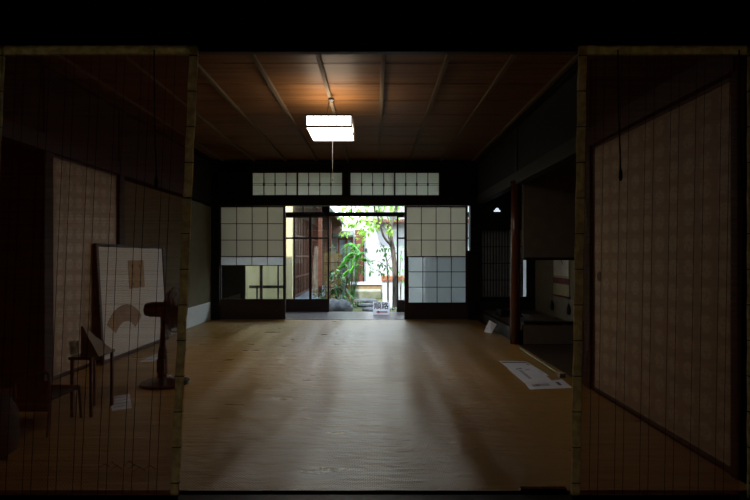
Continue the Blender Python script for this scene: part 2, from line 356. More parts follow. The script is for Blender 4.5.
# transom windows
def ranma(name, x0, x1, label):
    t = thing(name, ((x0 + x1) / 2, YB, 1.95), label, kind='structure')
    z0, z1 = 1.945, 2.295
    f = MB(); f.box(x0 - .03, x0, YB - .01, YB + .05, z0 - .03, z1 + .03).box(x1, x1 + .03, YB - .01, YB + .05, z0 - .03, z1 + .03)
    f.box(x0, x1, YB - .01, YB + .05, z0 - .03, z0).box(x0, x1, YB - .01, YB + .05, z1, z1 + .03)
    xm = (x0 + x1) / 2; f.box(xm - .011, xm + .011, YB - .005, YB + .05, z0, z1)
    f.build('window_frame', M['frame'], t)
    l = MB()
    for h in range(2):
        a = x0 + h * (x1 - x0) / 2; w = (x1 - x0) / 2
        for k in range(1, 4): l.box(a + w * k / 4 - .006, a + w * k / 4 + .006, YB + .01, YB + .022, z0, z1)
    zm = z0 + .175
    l.box(x0, x1, YB + .012, YB + .02, zm + .005, zm + .011).box(x0, x1, YB + .012, YB + .02, zm - .02, zm - .014)
    for h in range(2):
        a = x0 + h * (x1 - x0) / 2; w = (x1 - x0) / 2
        for k in range(1, 4): l.box(a + w * k / 4 - .013, a + w * k / 4 + .013, YB + .008, YB + .022, zm - .03, zm + .02)
    l.build('lattice', M['lattice'], t)
    MB().box(x0, x1, YB + .024, YB + .026, z0, z1).build('paper', M['ranma'], t)
ranma('window_1', PX(252.5, YB), PX(342, YB), 'left paper transom window above the garden opening')
ranma('window_2', PX(350.5, YB), PX(439, YB), 'right paper transom window above the garden opening')
struct('trim_17', MB().box(PX(342, YB)+.03, PX(350.5, YB)-.03, YB - .008, YB + .11, 1.92, 2.31).box(-1.99, PX(250.5, YB), YB, YB + .1, 1.92, 2.31).box(PX(441, YB), 1.03, YB, YB + .1, 1.92, 2.31), M['dark'])

# paper doors
def shoji(name, x0, x1, yy, rows_up, rows_low, glass, label):
    D = yy; z = lambda py: PZ(py, YB + .04)
    t = thing(name, ((x0 + x1) / 2, yy, 0), label, kind='structure')
    st = .036
    ztop = z(207.3) + .02; zb = z(302.5) if rows_low else z(299)
    f = MB(); f.box(x0, x0 + st, D, D + .03, .006, ztop).box(x1 - st, x1, D, D + .03, .006, ztop)
    f.box(x0 + st, x1 - st, D, D + .03, ztop - .02, ztop).box(x0 + st, x1 - st, D, D + .03, zb - .03, zb).box(x0 + st, x1 - st, D, D + .03, .006, .04)
    zmid = z(256.5)
    f.box(x0 + st, x1 - st, D, D + .03, zmid - .007, zmid + .007)
    if glass: f.box(x0 + st, x1 - st, D, D + .03, z(265.5) - .006, z(265.5) + .006)
    f.build('door_frame', M['frame'], t, bevel=.002)
    l = MB(); a, b = x0 + st, x1 - st; w = b - a
    for k in range(1, 4): l.box(a + w * k / 4 - .0055, a + w * k / 4 + .0055, D + .006, D + .018, zmid, ztop - .02)
    for k in range(1, 3):
        zz = zmid + (ztop - .02 - zmid) * k / 3; l.box(a, b, D + .006, D + .018, zz - .0055, zz + .0055)
    l.build('upper_lattice', M['lattice'], t)
    MB().box(a, b, D + .019, D + .0205, zmid, ztop - .02).build('aged_paper', M['oldpaper'], t)
    l = MB()
    if rows_low:
        a2 = a + .03
        for k in range(1, 4): l.box(a2 + (b - a2) * k / 4 - .0055, a2 + (b - a2) * k / 4 + .0055, D + .002, D + .012, zb, zmid)
        for k in range(1, 3): zz = zb + (zmid - zb) * k / 3 + .0; l.box(a2, b, D + .002, D + .012, zz - .0055, zz + .0055)
        l.box(a, a2, D + .002, D + .014, zb, zmid)
        l.build('lower_lattice', M['lattice'], t)
        MB().box(a2, b, D + .013, D + .0145, zb, zmid).build('white_paper', M['newpaper'], t)
        MB().box(a2 + (b - a2) * .29, b, D + .0155, D + .017, zb, zmid).build('dimming_paper', M['newpaper'], t)  # second sheet added only to dim the lower panes toward the right
        MB().box(a, b, D + .022, D + .026, zb, zmid).build('glass_pane', M['glass'], t)
    else:
        for k in range(1, 4): l.box(a + w * k / 4 - .007, a + w * k / 4 + .001, D + .002, D + .012, z(265), zmid)
        l.build('lower_lattice', M['lattice'], t)
        MB().box(a, b, D + .013, D + .0145, z(265), zmid).build('white_paper', M['newpaper'], t)
        MB().box(a, b, D + .013, D + .017, zb, z(265.5)).build('glass_pane', M['glass'], t)
    MB().box(a, b, D + .010, D + .020, .04, zb - .03).build('base_panel', M['frame'], t)
    return t
shoji('door_3', PX(218, YB), PX(285, YB), YB + .03, 3, 0, True, 'left paper door with clear glass pane in its lower half')
shoji('door_4', PX(404.5, YB), PX(468.3, YB), YB + .03, 3, 3, False, 'right paper door with white paper lowered over its glass')

# alcove window (lattice + paper)
t = thing('window_3', ((wx0 + wx1) / 2, YB, wz0), 'dark barred paper window in the alcove', kind='structure')
MB().box(wx0 - .03, wx1 + .03, YB - .03, YB + .0, wz0 - .05, wz0).box(wx0 - .03, wx1 + .03, YB - .02, YB, wz1, wz1 + .04).build('window_frame', M['dark_h'], t)
l = MB()
n = 15
for k in range(n): xx = wx0 + (wx1 - .07 - wx0) * k / (n - 1); l.box(xx - .006, xx + .006, YB - .015, YB + .01, wz0, wz1)
for zz in (.62, .88, 1.14): l.box(wx0, wx1 - .06, YB + .002, YB + .012, zz - .006, zz + .006)
l.build('lattice', M['dark'], t)
MB().box(wx0, wx1 - .065, YB + .03, YB + .033, wz0, wz1).build('smoke_darkened_paper', mat('smoky_paper', (.22, .20, .18), .9, transl=.5), t)
MB().box(wx1 - .062, wx1, YB + .03, YB + .033, wz0, wz1).build('white_paper', M['newpaper'], t)
# little cloud-shaped pane, its glow added in place of daylight through a cut-out
cx, cz = PX(497, YB), PZ(210.5, YB)
mb = MB()
pts = []
for k in range(24):
    a = math.pi * 2 * k / 24; r = .036 * (1 + .30 * math.cos(3 * a - math.pi / 2 * 3))
    pts.append((cx + r * 1.25 * math.cos(a), YB - .012, cz + max(-.018, r * .85 * math.sin(a))))
mb.prism(pts, [(p[0], YB - .001, p[2]) for p in pts])
struct('window_4', mb, mat('glowing_cloud_pane', (.9, .92, 1), .6, (.88, .9, 1), emis=((.8, .88, 1), 1.0)), label='small cloud shaped lit opening above the barred window')

struct('wall_light_block_left', MB().box(-4.9, -4.8, -2.2, 9.0, -.3, 2.9).box(-4.9, -2.98, 8.9, 9.0, -.3, 2.9), M['dplaster'])  # unseen outer shell, added to stop daylight leaking into the rooms
struct('wall_light_block_right', MB().box(3.4, 3.5, -2.2, 9.0, -.3, 2.9).box(3.0, 3.5, 8.9, 9.0, -.3, 2.9), M['dplaster'])
struct('wall_light_block_back', MB().box(-4.9, 3.5, -2.3, -2.2, -.3, 2.9), M['dplaster'])
struct('floor_light_block', MB().box(-4.9, 3.5, -2.3, 8.95, -.3, -.1), M['dplaster'])  # slab added below the floors against the same light leaks
struct('wall_above_veranda', MB().box(-3.0, 3.0, 8.85, 8.95, 2.5, 2.9), M['dplaster'])
# ------------------------------------------------------------------ veranda
YO = 8.85
struct('floor_veranda', MB().box(-2.9, 2.9, YB + .12, YO + .12, -.06, 0), M['engawa'], label='dark polished veranda boards')
struct('wall_veranda_left', MB().box(-2.98, -2.88, YB, YO + .1, 0, 2.6).box(-2.88, PX(243.5, YO), YO, YO + .06, 0, 2.5), M['dark'])
struct('wall_veranda_right', MB().box(2.9, 3.0, YB, YO + .1, 0, 2.6), M['whitewall'])
struct('ceiling_veranda', MB().box(-3, 3, YB + .1, YO + .1, 2.50, 2.56), M['brownwood'])
struct('roof', MB().add([(-4.8, -2.2, 2.85), (4, -2.2, 2.85), (4, 9.45, 2.62), (-4.8, 9.45, 2.62), (-4.8, -2.2, 3.0), (4, -2.2, 3.0), (4, 9.45, 2.68), (-4.8, 9.45, 2.68)],
       [(3, 2, 1, 0), (4, 5, 6, 7), (0, 1, 5, 4), (1, 2, 6, 5), (2, 3, 7, 6), (3, 0, 4, 7)]), M['tile'])
struct('trim_18', MB().box(-2.9, 2.9, YO, YO + .06, 1.70, 1.775).box(-2.9, 2.9, YO, YO + .06, 2.36, 2.5), M['dark_h'])
tr = thing('window_5', (0, YO, 1.78), 'row of clear transom panes above the veranda glass doors, made taller out of view for light', kind='structure')
f = MB()
for px in (243, 267, 284, 303, 351.6, 374.5, 397, 420, 445, 470, 495): f.box(PX(px, YO) - .009, PX(px, YO) + .009, YO + .01, YO + .05, 1.775, 2.36)
f.box(PX(322, YO), PX(329.5, YO), YO + .0, YO + .06, 1.775, 2.36)
f.build('mullions', M['dark'], tr)
MB().box(-2.4, 2.9, YO + .03, YO + .034, 1.775, 2.36).build('panes', M['glass'], tr)  # carried up out of view so more daylight reaches the paper transoms
def glass_door(name, x0, x1, yy, muls, base_py, label):
    t = thing(name, ((x0 + x1) / 2, yy, 0), label, kind='structure')
    zt = 1.70; zb = PZ(base_py, yy); st = .03
    f = MB().box(x0, x0 + st, yy, yy + .03, .004, zt).box(x1 - st, x1, yy, yy + .03, .004, zt).box(x0 + st, x1 - st, yy, yy + .03, zt - .02, zt).box(x0 + st, x1 - st, yy, yy + .03, zb - .03, zb).box(x0 + st, x1 - st, yy, yy + .03, .004, .03)
    f.box(x0 + st, x1 - st, yy, yy + .03, PZ(239, yy), PZ(237.3, yy))
    for px, w in muls: f.box(PX(px, yy) - w / 2, PX(px, yy) + w / 2, yy + .002, yy + .028, zb, zt - .02)
    f.build('door_frame', M['frame'], t)
    MB().box(x0 + st, x1 - st, yy + .013, yy + .017, zb, zt - .02).build('glass_pane', M['glass'], t)
    MB().box(x0 + st, x1 - st, yy + .01, yy + .02, .03, zb - .03).build('base_panel', M['frame'], t)
glass_door('door_5', PX(243.5, YO), PX(286, YO), YO + .0, [(261, .05), (278, .025)], 299, 'far left glass door of the veranda')
glass_door('door_6', PX(283.5, YO + .035), PX(329.3, YO + .035), YO + .035, [(294.3, .022), (310.3, .045)], 299, 'glass door left of the garden opening')
glass_door('door_7', PX(396.7, YO), PX(440, YO), YO, [(418, .02)], 300, 'glass door right of the garden opening')
glass_door('door_8', PX(440, YO), PX(485, YO), YO, [(462, .02)], 300, 'glass door far right')
glass_door('door_9', PX(485, YO), PX(537, YO), YO, [(510, .02)], 300, 'outermost glass door on the right')

# ------------------------------------------------------------------ things in the room
# ceiling lamp
ly0, ly1 = 4.40, 4.93; lx, ly = PX(329.3, 4.45), (ly0 + ly1) / 2; hw = .202; hd = .265
z0, z1 = PZ(126.8, ly0), PZ(115, ly0)
t = thing('ceiling_lamp', (lx, ly, z0), 'lit square white lamp with a thin dark frame hanging below the ceiling', 'lamp')
MSH = mat('glowing_lamp_shade', (.95, .93, .9), .6, (.95, .93, .9), emis=((1.0, .90, .78), 2.6))
MST = mat('glowing_lamp_top', (.95, .93, .9), .6, (.95, .93, .9), emis=((1.0, .84, .64), 10.5))
MSB = mat('glowing_lamp_underside', (.95, .93, .9), .6, (.95, .93, .9), emis=((1.0, .90, .78), LAMP))
MB().box(lx - hw + .006, lx + hw - .006, ly - hd + .006, ly + hd - .006, z0 + .006, z1 - .002).build('lamp_shade', [MSH, MSB, MST], t)
for p in bpy.data.objects['lamp_shade'].data.polygons: p.material_index = 1 if p.normal.z < -.5 else (2 if p.normal.z > .5 else 0)
f = MB()
for sx in (-1, 1):
    for sy in (-1, 1): f.box(lx + sx * hw - .005, lx + sx * hw + .005, ly + sy * hd - .005, ly + sy * hd + .005, z0 - .004, z1 + .004)
for sx in (-1, 1): f.box(lx + sx * hw - .004, lx + sx * hw + .004, ly - hd, ly + hd, z0 - .004, z0 + .008)
for sy in (-1, 1): f.box(lx - hw, lx + hw, ly + sy * hd - .008, ly + sy * hd + .004, z0 - .006, z0 + .010)
for k in range(1, 6): f.box(lx - hw + k * hw / 3 - .002, lx - hw + k * hw / 3 + .002, ly - hd + .001, ly - hd + .006, z0, z1)
for sx in (-1, 1): f.box(lx + sx * hw - .004, lx + sx * hw + .004, ly - hd, ly + hd, z1 - .006, z1 + .006)
for sy in (-1, 1): f.box(lx - hw, lx + hw, ly + sy * hd - .004, ly + sy * hd + .004, z1 - .006, z1 + .006)
f.build('lamp_frame', mat('lamp_frame_wood', (.12, .07, .05), .5), t)
MB().lathe([(.012, 0), (.028, .012), (.03, .03)], (lx, ly, ZC - .062), n=20).build('ceiling_rose', M['blackmetal'], t, smooth=True)
for sx in (-1, 1): MB().tube([(lx + sx * .06, ly, z1 - .002), (lx + sx * .02, ly, ZC - .055)], .003, 6).build('hanging_rod', M['blackmetal'], t, smooth=True)
MB().tube([(lx + .01, ly, z0), (lx + .01, ly, PZ(178, ly))], .0016, 6).build('pull_cord', mat('cord', (.25, .22, .18), .7), t)
MB().lathe([(.002, 0), (.008, .006), (.006, .02), (.002, .03)], (lx + .01, ly, PZ(181, ly)), n=10).build('cord_end', mat('cord', (.5, .5, .5), .7), t, smooth=True)

# reed blinds
def blind(name, x0, x1, yy, k, label, border_l=True, border_r=True, cords=(), head=True, threads=None):
    zt, zb = 1.84, -.02
    t = thing(name, ((x0 + x1) / 2, yy, zt), label, 'blind', 'reed blinds in the near opening')
    sh = lambda z: -k * (zt - z)
    m = MB(); pitch = .0031; z = zt - .035
    while z > zb + .03:
        s = sh(z); h = .00074 + random.random() * .0002
        # six-sided reed
        vs = []; x_a, x_b = x0 + s, x1 + s
        for xx in (x_a, x_b):
            for a in range(6): vs.append((xx, yy + h * .8 * math.cos(a * math.pi / 3), z + h * math.sin(a * math.pi / 3)))
        m.add(vs, [(a, (a + 1) % 6, 6 + (a + 1) % 6, 6 + a) for a in range(6)] + [(5, 4, 3, 2, 1, 0), (6, 7, 8, 9, 10, 11)])
        z -= pitch
    m.build('reed_mat', M['reed'], t)
    th = MB()
    for xx in (threads or []):
        th.tube([(xx, yy - .003, zt - .03), (xx + sh(zb), yy - .003, zb + .02)], .0010, 5)
    if th.v: th.build('binding_threads', M['thread'], t)
    def strip(xa, xb, nm):
        b = MB()
        for i in range(24):
            za = zt - (zt - zb) * i / 24; zc = zt - (zt - zb) * (i + 1) / 24
            w = .0015 * math.sin(i * 2.1); w2 = .0015 * math.sin((i + 1) * 2.1)
            b.add([(xa + sh(za) + w, yy - .006, za), (xb + sh(za) + w, yy - .006, za), (xb + sh(zc) + w2, yy - .006, zc), (xa + sh(zc) + w2, yy - .006, zc),
                   (xa + sh(za) + w, yy + .006, za), (xb + sh(za) + w, yy + .006, za), (xb + sh(zc) + w2, yy + .006, zc), (xa + sh(zc) + w2, yy + .006, zc)],
                  [(0, 1, 2, 3), (7, 6, 5, 4), (0, 3, 7, 4), (1, 5, 6, 2)])
        for i in range(13):
            za = zt - .04 - i * .145
            b.box(xa + sh(za) - .001, xb + sh(za) + .001, yy - .0075, yy + .0075, za - .0018, za + .0018, 1)
        b.build(nm, [M['brocade'], M['thread']], t)
    if border_l: strip(x0, x0 + .032, 'cloth_border')
    if border_r: strip(x1 - .032, x1, 'cloth_border')
    if head: MB().box(x0, x1, yy - .008, yy + .008, zt - .035, zt + .005).build('cloth_heading', M['brocade'], t)
    MB().tube([(x0 - .0, yy, zt + .004), (x1, yy, zt + .004)], .009, 10).build('top_pole', M['dark_h'], t, smooth=True)
    MB().box(x0 + sh(zb), x1 + sh(zb), yy - .006, yy + .006, zb, zb + .03).build('bottom_batten', M['dark_h'], t)
    for (xc, zc) in cords:
        c = MB().tube([(xc, yy - .012, zt - .02), (xc + .002, yy - .013, (zt + zc) / 2), (xc + .010, yy - .014, zc + .03)], .0028, 6)
        co = c.build('lifting_cord', M['thread'], t)
        MB().lathe([(.002, .03), (.007, .015), (.008, -.01), (.003, -.022)], (xc + .010, yy - .014, zc), n=10).build('tassel', M['thread'], co, smooth=True)
YBL = 2.04
def pair_threads(p0, n, d=YBL):
    out = []
    for i in range(n):
        out += [PX(p0 + 25.1 * i, d), PX(p0 + 25.1 * i + 8.4, d)]
    return out
blind('reed_blind', PX(6, YBL), PX(198, YBL), YBL, .043, 'brown reed blind on the left, hanging in front of the electric fan', cords=[(PX(155.5, YBL), PZ(183, YBL))], threads=pair_threads(17, 7), border_l=False)
blind('reed_blind', PX(578.5, YBL), PX(746, YBL), YBL, .016, 'brown reed blind on the right, over the patterned sliding door', cords=[(PX(616.5, YBL), PZ(176, YBL)), (PX(737, YBL), PZ(186, YBL))], threads=pair_threads(596, 6), border_r=False)
blind('reed_blind', PX(-150, YBL), PX(4.5, YBL), YBL, .043, 'reed blind at the far left edge, showing only its pale border', threads=pair_threads(-140, 5))
blind('reed_blind', PX(748, YBL), PX(766, YBL), YBL, .0, 'reed blind at the far right edge, barely in view', threads=[])

# framed screen leaning against left wall
A0, A1 = 4.52, 5.98; XB, XT = -2.475, -2.535; HZ = 1.105
t = thing('painted_screen', (XB, (A0 + A1) / 2, 0), 'large cream panel with orange fan picture in dark frame leaning on the left wall', 'picture')
def sp(y, z, off=0.0): return (XB + (XT - XB) * z / HZ + off, y, z)
def spbox(y0, y1, z0, z1, o0, o1):
    m = MB(); bot = [sp(y0, z0, o0), sp(y1, z0, o0), sp(y1, z1, o0), sp(y0, z1, o0)]; top = [sp(y0, z0, o1), sp(y1, z0, o1), sp(y1, z1, o1), sp(y0, z1, o1)]
    return m.prism(bot, top)
spbox(A0 + .02, A1 - .02, .02, HZ - .02, -.006, .004).build('panel', M['screen'], t)
m = MB()
for (a, b, c, d) in ((A0, A0 + .04, 0, HZ), (A1 - .05, A1, 0, HZ), (A0 + .04, A1 - .05, 0, .035), (A0 + .04, A1 - .05, HZ - .03, HZ)):
    q = spbox(a, b, c, d, -.01, .014); m.add(q.v, q.f)
m.build('frame', M['frame'], t, bevel=.003)
lb = spbox(5.10, 5.44, .655, .945, .004, .006).build('calligraphy_label', M['gold'], t)
for c in range(2):
    for r_ in range(3):
        m = MB(); yc = 5.19 + c * .155; zc = .88 - r_ * .09
        for s_ in range(4):
            a = random.uniform(-.02, .02)
            if s_ % 2: q = spbox(yc - .028, yc + .022, zc + a, zc + a + .007, .006, .007)
            else: q = spbox(yc + a, yc + a + .009, zc - .03, zc + .025, .006, .007)
            m.add(q.v, q.f)
        m.build('brush_character', mat('faded_ink', (.16, .09, .04), .8), lb)
m = MB(); Y0_, Z0_ = 4.99, .13; N = 22; ri, ro = .225, .405
inner = []; outer = []
for k in range(N + 1):
    a = math.radians(36 + (145 - 36) * k / N)
    inner.append((Y0_ + ri * 1.05 * math.cos(a), Z0_ + ri * .93 * math.sin(a))); outer.append((Y0_ + ro * 1.05 * math.cos(a), Z0_ + ro * .93 * math.sin(a)))
for k in range(N):
    q = [inner[k], inner[k + 1], outer[k + 1], outer[k]]
    o1 = .0045 + (.0012 if k % 2 else 0); o2 = .0045 + (0 if k % 2 else .0012)
    m.prism([sp(y, z, .004) for y, z in q], [sp(q[0][0], q[0][1], o1 + .001), sp(q[1][0], q[1][1], o2 + .001), sp(q[2][0], q[2][1], o2 + .001), sp(q[3][0], q[3][1], o1 + .001)])
m.build('fan_picture', M['fanpic'], t)

# electric fan, side on, blowing to the right
bx, by = -1.62, 3.86
t = thing('electric_fan', (bx, by, 0), 'dark electric fan on a round base behind the left reed blind', 'fan')
MB().lathe([(.17, 0), (.182, .008), (.18, .018), (.15, .03), (.07, .042), (.04, .06), (.028, .075)], (bx, by, 0), n=40).build('base', M['blackmetal'], t, smooth=True)
px_ = bx - .02
MB().tube([(px_, by, .03), (px_, by, .10), (px_ + .0, by, .24), (px_, by, .30), (px_ + .005, by, .46), (px_ + .01, by, .53)], [.045, .036, .034, .022, .020, .026], 16).build('pole', M['blackmetal'], t, smooth=True)
MB().box(px_ - .03, px_ + .03, by - .042, by - .018, .09, .20).build('control_panel', mat('dark_brown_plastic', (.06, .035, .025), .3), t, bevel=.006)
hx = px_ + .10; hz = .575
MB().lathe([(.03, -.235), (.05, -.225), (.058, -.19), (.06, -.10), (.05, -.055), (.03, -.045)], (hx, by, hz), axis='x', n=24).build('motor_housing', M['blackmetal'], t, smooth=True)
g = MB()
def ring(R, x, rr=.0025, n=40):
    pts = [(hx + x, by + R * math.cos(2 * math.pi * k / n), hz + R * math.sin(2 * math.pi * k / n)) for k in range(n + 1)]
    g.tube(pts, rr, 6)
R0 = .175
ring(R0, 0, .006)
for R, x in ((.15, .035), (.15, -.035), (.10, .048), (.10, -.045), (.05, .052)): ring(R, x)
for k in range(40):
    a = 2 * math.pi * k / 40; c, s_ = math.cos(a), math.sin(a)
    g.tube([(hx + .052, by + .04 * c, hz + .04 * s_), (hx + .047, by + .11 * c, hz + .11 * s_), (hx + .030, by + .158 * c, hz + .158 * s_), (hx, by + R0 * c, hz + R0 * s_),
            (hx - .030, by + .158 * c, hz + .158 * s_), (hx - .045, by + .11 * c, hz + .11 * s_), (hx - .05, by + .04 * c, hz + .04 * s_)], .0016, 4)
g.build('guard', M['blackmetal'], t, smooth=True)
MB().lathe([(.04, .048), (.042, .054), (.02, .058)], (hx, by, hz), axis='x', n=24).build('guard_badge', M['blackmetal'], t, smooth=True)
MB().lathe([(.028, -.045), (.03, -.02), (.03, .015), (.018, .03)], (hx, by, hz), axis='x', n=20).build('hub', M['blackmetal'], t, smooth=True)
for b_ in range(4):
    m = MB(); a0 = b_ * math.pi / 2 + .3; vs = []; NR, NA = 5, 5
    for i in range(NR):
        r = .025 + .125 * i / (NR - 1); half = .28 + .24 * math.sin(math.pi * (i + .6) / (NR + .4))
        for j in range(NA):
            u = -1 + 2 * j / (NA - 1); a = a0 + u * half
            vs.append((hx - .012 + u * .018, by + r * math.cos(a), hz + r * math.sin(a)))
    top = [(v[0] + .002, v[1], v[2]) for v in vs]; n_ = len(vs); fs = []
    for i in range(NR - 1):
        for j in range(NA - 1):
            q = (i * NA + j, i * NA + j + 1, (i + 1) * NA + j + 1, (i + 1) * NA + j); fs.append(q); fs.append(tuple(n_ + k for k in reversed(q)))
    m.add(vs + top, fs).build('blade', mat('smoky_blade', (.04, .04, .045), .2), t, smooth=True)

# loose sheets
def sheet(pix, z, label, cat='paper', group=None, marks=(), th=.0012, name='leaflet', pm=None):
    q = [FL(px, py, 0) for px, py in pix]; q = [Vector((p.x, p.y, z)) for p in q]
    c = sum(q, Vector()) / 4
    o = MB()
    if (q[1] - q[0]).cross(q[2] - q[0]).z < 0: qq = [q[0], q[3], q[2], q[1]]
    else: qq = q
    o.slab(qq, th)
    ob = o.build(name, pm or M['paper'], origin=(c.x, c.y, z)); tag(ob, label, cat, group)
    for (u0, u1, v0, v1, mm, nm) in marks:
        def uv(u, v): return q[0] * (1 - u) * (1 - v) + q[1] * u * (1 - v) + q[2] * u * v + q[3] * (1 - u) * v
        k = [uv(u0, v0), uv(u1, v0), uv(u1, v1), uv(u0, v1)]
        if (k[1] - k[0]).cross(k[2] - k[0]).z < 0: k = [k[0], k[3], k[2], k[1]]
        MB().slab([p + Vector((0, 0, th)) for p in k], .0003).build(nm, M[mm], ob)
    return ob
sheet([(499, 361), (526, 361.5), (549, 375.6), (522, 379)], .0005, 'upper printed sheet with a dark heading, lying farthest back on the mat at right', group=None,
      marks=[(.03, .95, .06, .13, 'print', 'printed_heading'), (.86, .93, .18, .85, 'print', 'printed_column')])
sheet([(508, 369), (531, 365), (553.5, 382), (524, 383.2)], .0025, 'long bluish printed sheet in the middle of the pile on the mat',
      marks=[(.25, .5, .10, .15, 'print', 'printed_heading'), (.3, .42, .2, .8, 'printpale', 'printed_column'), (.55, .75, .22, .27, 'printpale', 'printed_line')])
sheet([(525, 383.6), (562, 379.6), (572.5, 388), (530, 389.6)], .0008, 'wide printed sheet nearest the right reed blind, with grey picture patches',
      marks=[(.12, .55, .3, .62, 'printpale', 'printed_picture'), (.75, .84, .25, .65, 'print', 'printed_mark'), (.2, .3, .35, .6, 'print', 'printed_mark')])
sheet([(110, 397), (129.5, 394), (131.8, 408), (112, 411.5)], .0008, 'small printed card on the mat in front of the fan base',
      marks=[(.1, .9, .15, .2, 'printpale', 'printed_line'), (.1, .9, .35, .4, 'printpale', 'printed_line'), (.1, .9, .55, .6, 'printpale', 'printed_line'), (.1, .7, .75, .8, 'printpale', 'printed_line')])
sheet([(139, 362), (158, 353.5), (169, 354), (153, 361.5)], .0008, 'pale sheet lying on the mat between the fan and the painted screen',
      marks=[(.2, .8, .3, .4, 'printpale', 'printed_line')])
# small card leaning on the alcove beam
d1 = 6.52
q = [(PX(484, d1), d1, .004), (PX(491.3, d1 - .12), d1 - .12, .004), (PX(495.4, d1 - .06) + .02, d1 - .06, PZ(324, d1)), (PX(487.8, d1 + .02) + .02, d1 + .02, PZ(320.4, d1))]
o = MB().slab(q, .003).build('notice_card', M['paper'], origin=q[0]); tag(o, 'small white notice card leaning against the black alcove beam', 'card')
qv = [Vector(p) for p in q]
def uvq(u, v): return qv[0] * (1 - u) * (1 - v) + qv[1] * u * (1 - v) + qv[2] * u * v + qv[3] * (1 - u) * v
nn = (qv[1] - qv[0]).cross(qv[2] - qv[0]).normalized()
if nn.y > 0: nn = -nn; off = .0004
else: off = .0034
m = MB()
for i in range(4): m.slab([uvq(.15, .78 - i * .17) + nn * off, uvq(.85, .78 - i * .17) + nn * off, uvq(.85, .84 - i * .17) + nn * off, uvq(.15, .84 - i * .17) + nn * off], .0004)
m.build('printed_lines', M['printpale'], o)
# green bamboo rod on the threshold
o = MB().tube([(1.525, 4.10, .012), (1.53, 4.5, .012), (1.535, 4.9, .012), (1.54, 5.28, .012)], .009, 10).build('bamboo_rod', M['greenrod'], smooth=True, origin=(1.53, 4.7, 0))
tag(o, 'thin green bamboo rod lying along the right edge of the mat', 'rod')
o = MB().box(1.50, 1.55, 4.06, 4.10, 0, .035).build('rod_rest', mat('grey_metal', (.35, .38, .38), .4), bevel=.004, origin=(1.52, 4.08, 0))
tag(o, 'small grey block at the near end of the green bamboo rod', 'block')

# hanging scroll on alcove wall
sx = 2.488; s0, s1 = 6.41, 6.98; zb = .46
t = thing('hanging_scroll', (sx, (s0 + s1) / 2, zb), 'hanging scroll with maroon band on the pale alcove wall', 'scroll')
MB().box(sx, sx + .004, s0, s1, zb, 1.95).build('silk_mount', M['scroll_silk'], t)
MB().box(sx - .002, sx, s0 + .03, s1 - .03, .73, 1.62).build('picture', M['scroll_paper'], t)
for za_ in (.62, 1.66): MB().box(sx - .002, sx, s0, s1, za_, za_ + .08).build('maroon_band', M['maroon'], t)
m = MB()
for i in range(9):
    yy = 6.55 + random.random() * .3; zz = .92 + random.random() * .45
    m.tube([(sx - .003, yy, zz), (sx - .003, yy + random.uniform(-.06, .06), zz + random.uniform(-.02, .08)), (sx - .003, yy + random.uniform(-.1, .1), zz + random.uniform(-.05, .05))], [.004, .007, .002], 5)
m.build('brush_painting', M['ink'], t)
MB().tube([(sx - .006, s0 - .035, zb), (sx - .006, s1 + .035, zb)], .012, 12).build('roller', M['maroon'], t, smooth=True)
for yy in (s0 - .015, s1 + .015):
    w_ = MB().lathe([(.008, 0), (.02, .015), (.022, .06), (.014, .12), (.004, .14)], (sx - .014, yy, .24), n=14)
    w_.tube([(sx - .012, yy, .37), (sx - .010, yy, zb)], .002, 5)
    w_.build('scroll_weight', M['ink'], t, smooth=True)
MB().tube([(sx - .0, s0 + .1, 1.95), (sx, (s0 + s1) / 2, 2.12), (sx, s1 - .1, 1.95)], .003, 6).build('hanging_cord', M['maroon'], t)
# low dark tray in alcove seen through low opening
o = MB().box(1.72, 2.05, 6.9, 7.2, .152, .17).box(1.74, 2.03, 6.92, 7.18, .17, .25).build('low_box', M['dark_h'], bevel=.006, origin=(1.9, 7.05, .152))
tag(o, 'low dark box standing on the alcove floor behind the log post', 'box')

# direction sign on the veranda
sd = 8.47; x0, x1 = PX(373, sd), PX(389.6, sd); zt = PZ(301.8, sd)
t = thing('direction_sign', ((x0 + x1) / 2, sd, 0), 'white sign with black characters and a red left arrow on the veranda floor', 'sign')
MB().box(x0, x1, sd, sd + .02, .004, zt).build('board', M['signwhite'], t, bevel=.004)
for xa_ in (x0 + .03, x1 - .06): MB().box(xa_, xa_ + .03, sd + .02, sd + .09, .0, .012).build('foot', M['signwhite'], t)
fc = bpy.data.curves.new('lettering', 'FONT'); fc.body = '順路'; fc.size = .125; fc.extrude = .0006; fc.offset = .0022; fc.align_x = 'CENTER'; fc.align_y = 'CENTER'
fo = bpy.data.objects.new('lettering', fc); fo.rotation_euler = (math.pi / 2, 0, 0); fo.location = (0, -.0012, zt * .66)
COL.objects.link(fo); bpy.context.view_layer.update()
me = bpy.data.meshes.new_from_object(fo.evaluated_get(bpy.context.evaluated_depsgraph_get()))
lo = bpy.data.objects.new('lettering', me); lo.rotation_euler = fo.rotation_euler; lo.location = fo.location
bpy.data.objects.remove(fo); COL.objects.link(lo); lo.parent = t; lo.name = 'lettering'; me.materials.clear(); me.materials.append(M['ink'])
ax0, ax1 = x0 + .045, x1 - .035; az = zt * .22
MB().prism([(ax1, sd - .001, az - .011), (ax1, sd - .001, az + .011), (ax0 + .06, sd - .001, az + .011), (ax0 + .06, sd - .001, az + .024), (ax0, sd - .001, az), (ax0 + .06, sd - .001, az - .024), (ax0 + .06, sd - .001, az - .011)],
           [(ax1, sd + .001, az - .011), (ax1, sd + .001, az + .011), (ax0 + .06, sd + .001, az + .011), (ax0 + .06, sd + .001, az + .024), (ax0, sd + .001, az), (ax0 + .06, sd + .001, az - .024), (ax0 + .06, sd + .001, az - .011)]).build('arrow', M['red'], t)

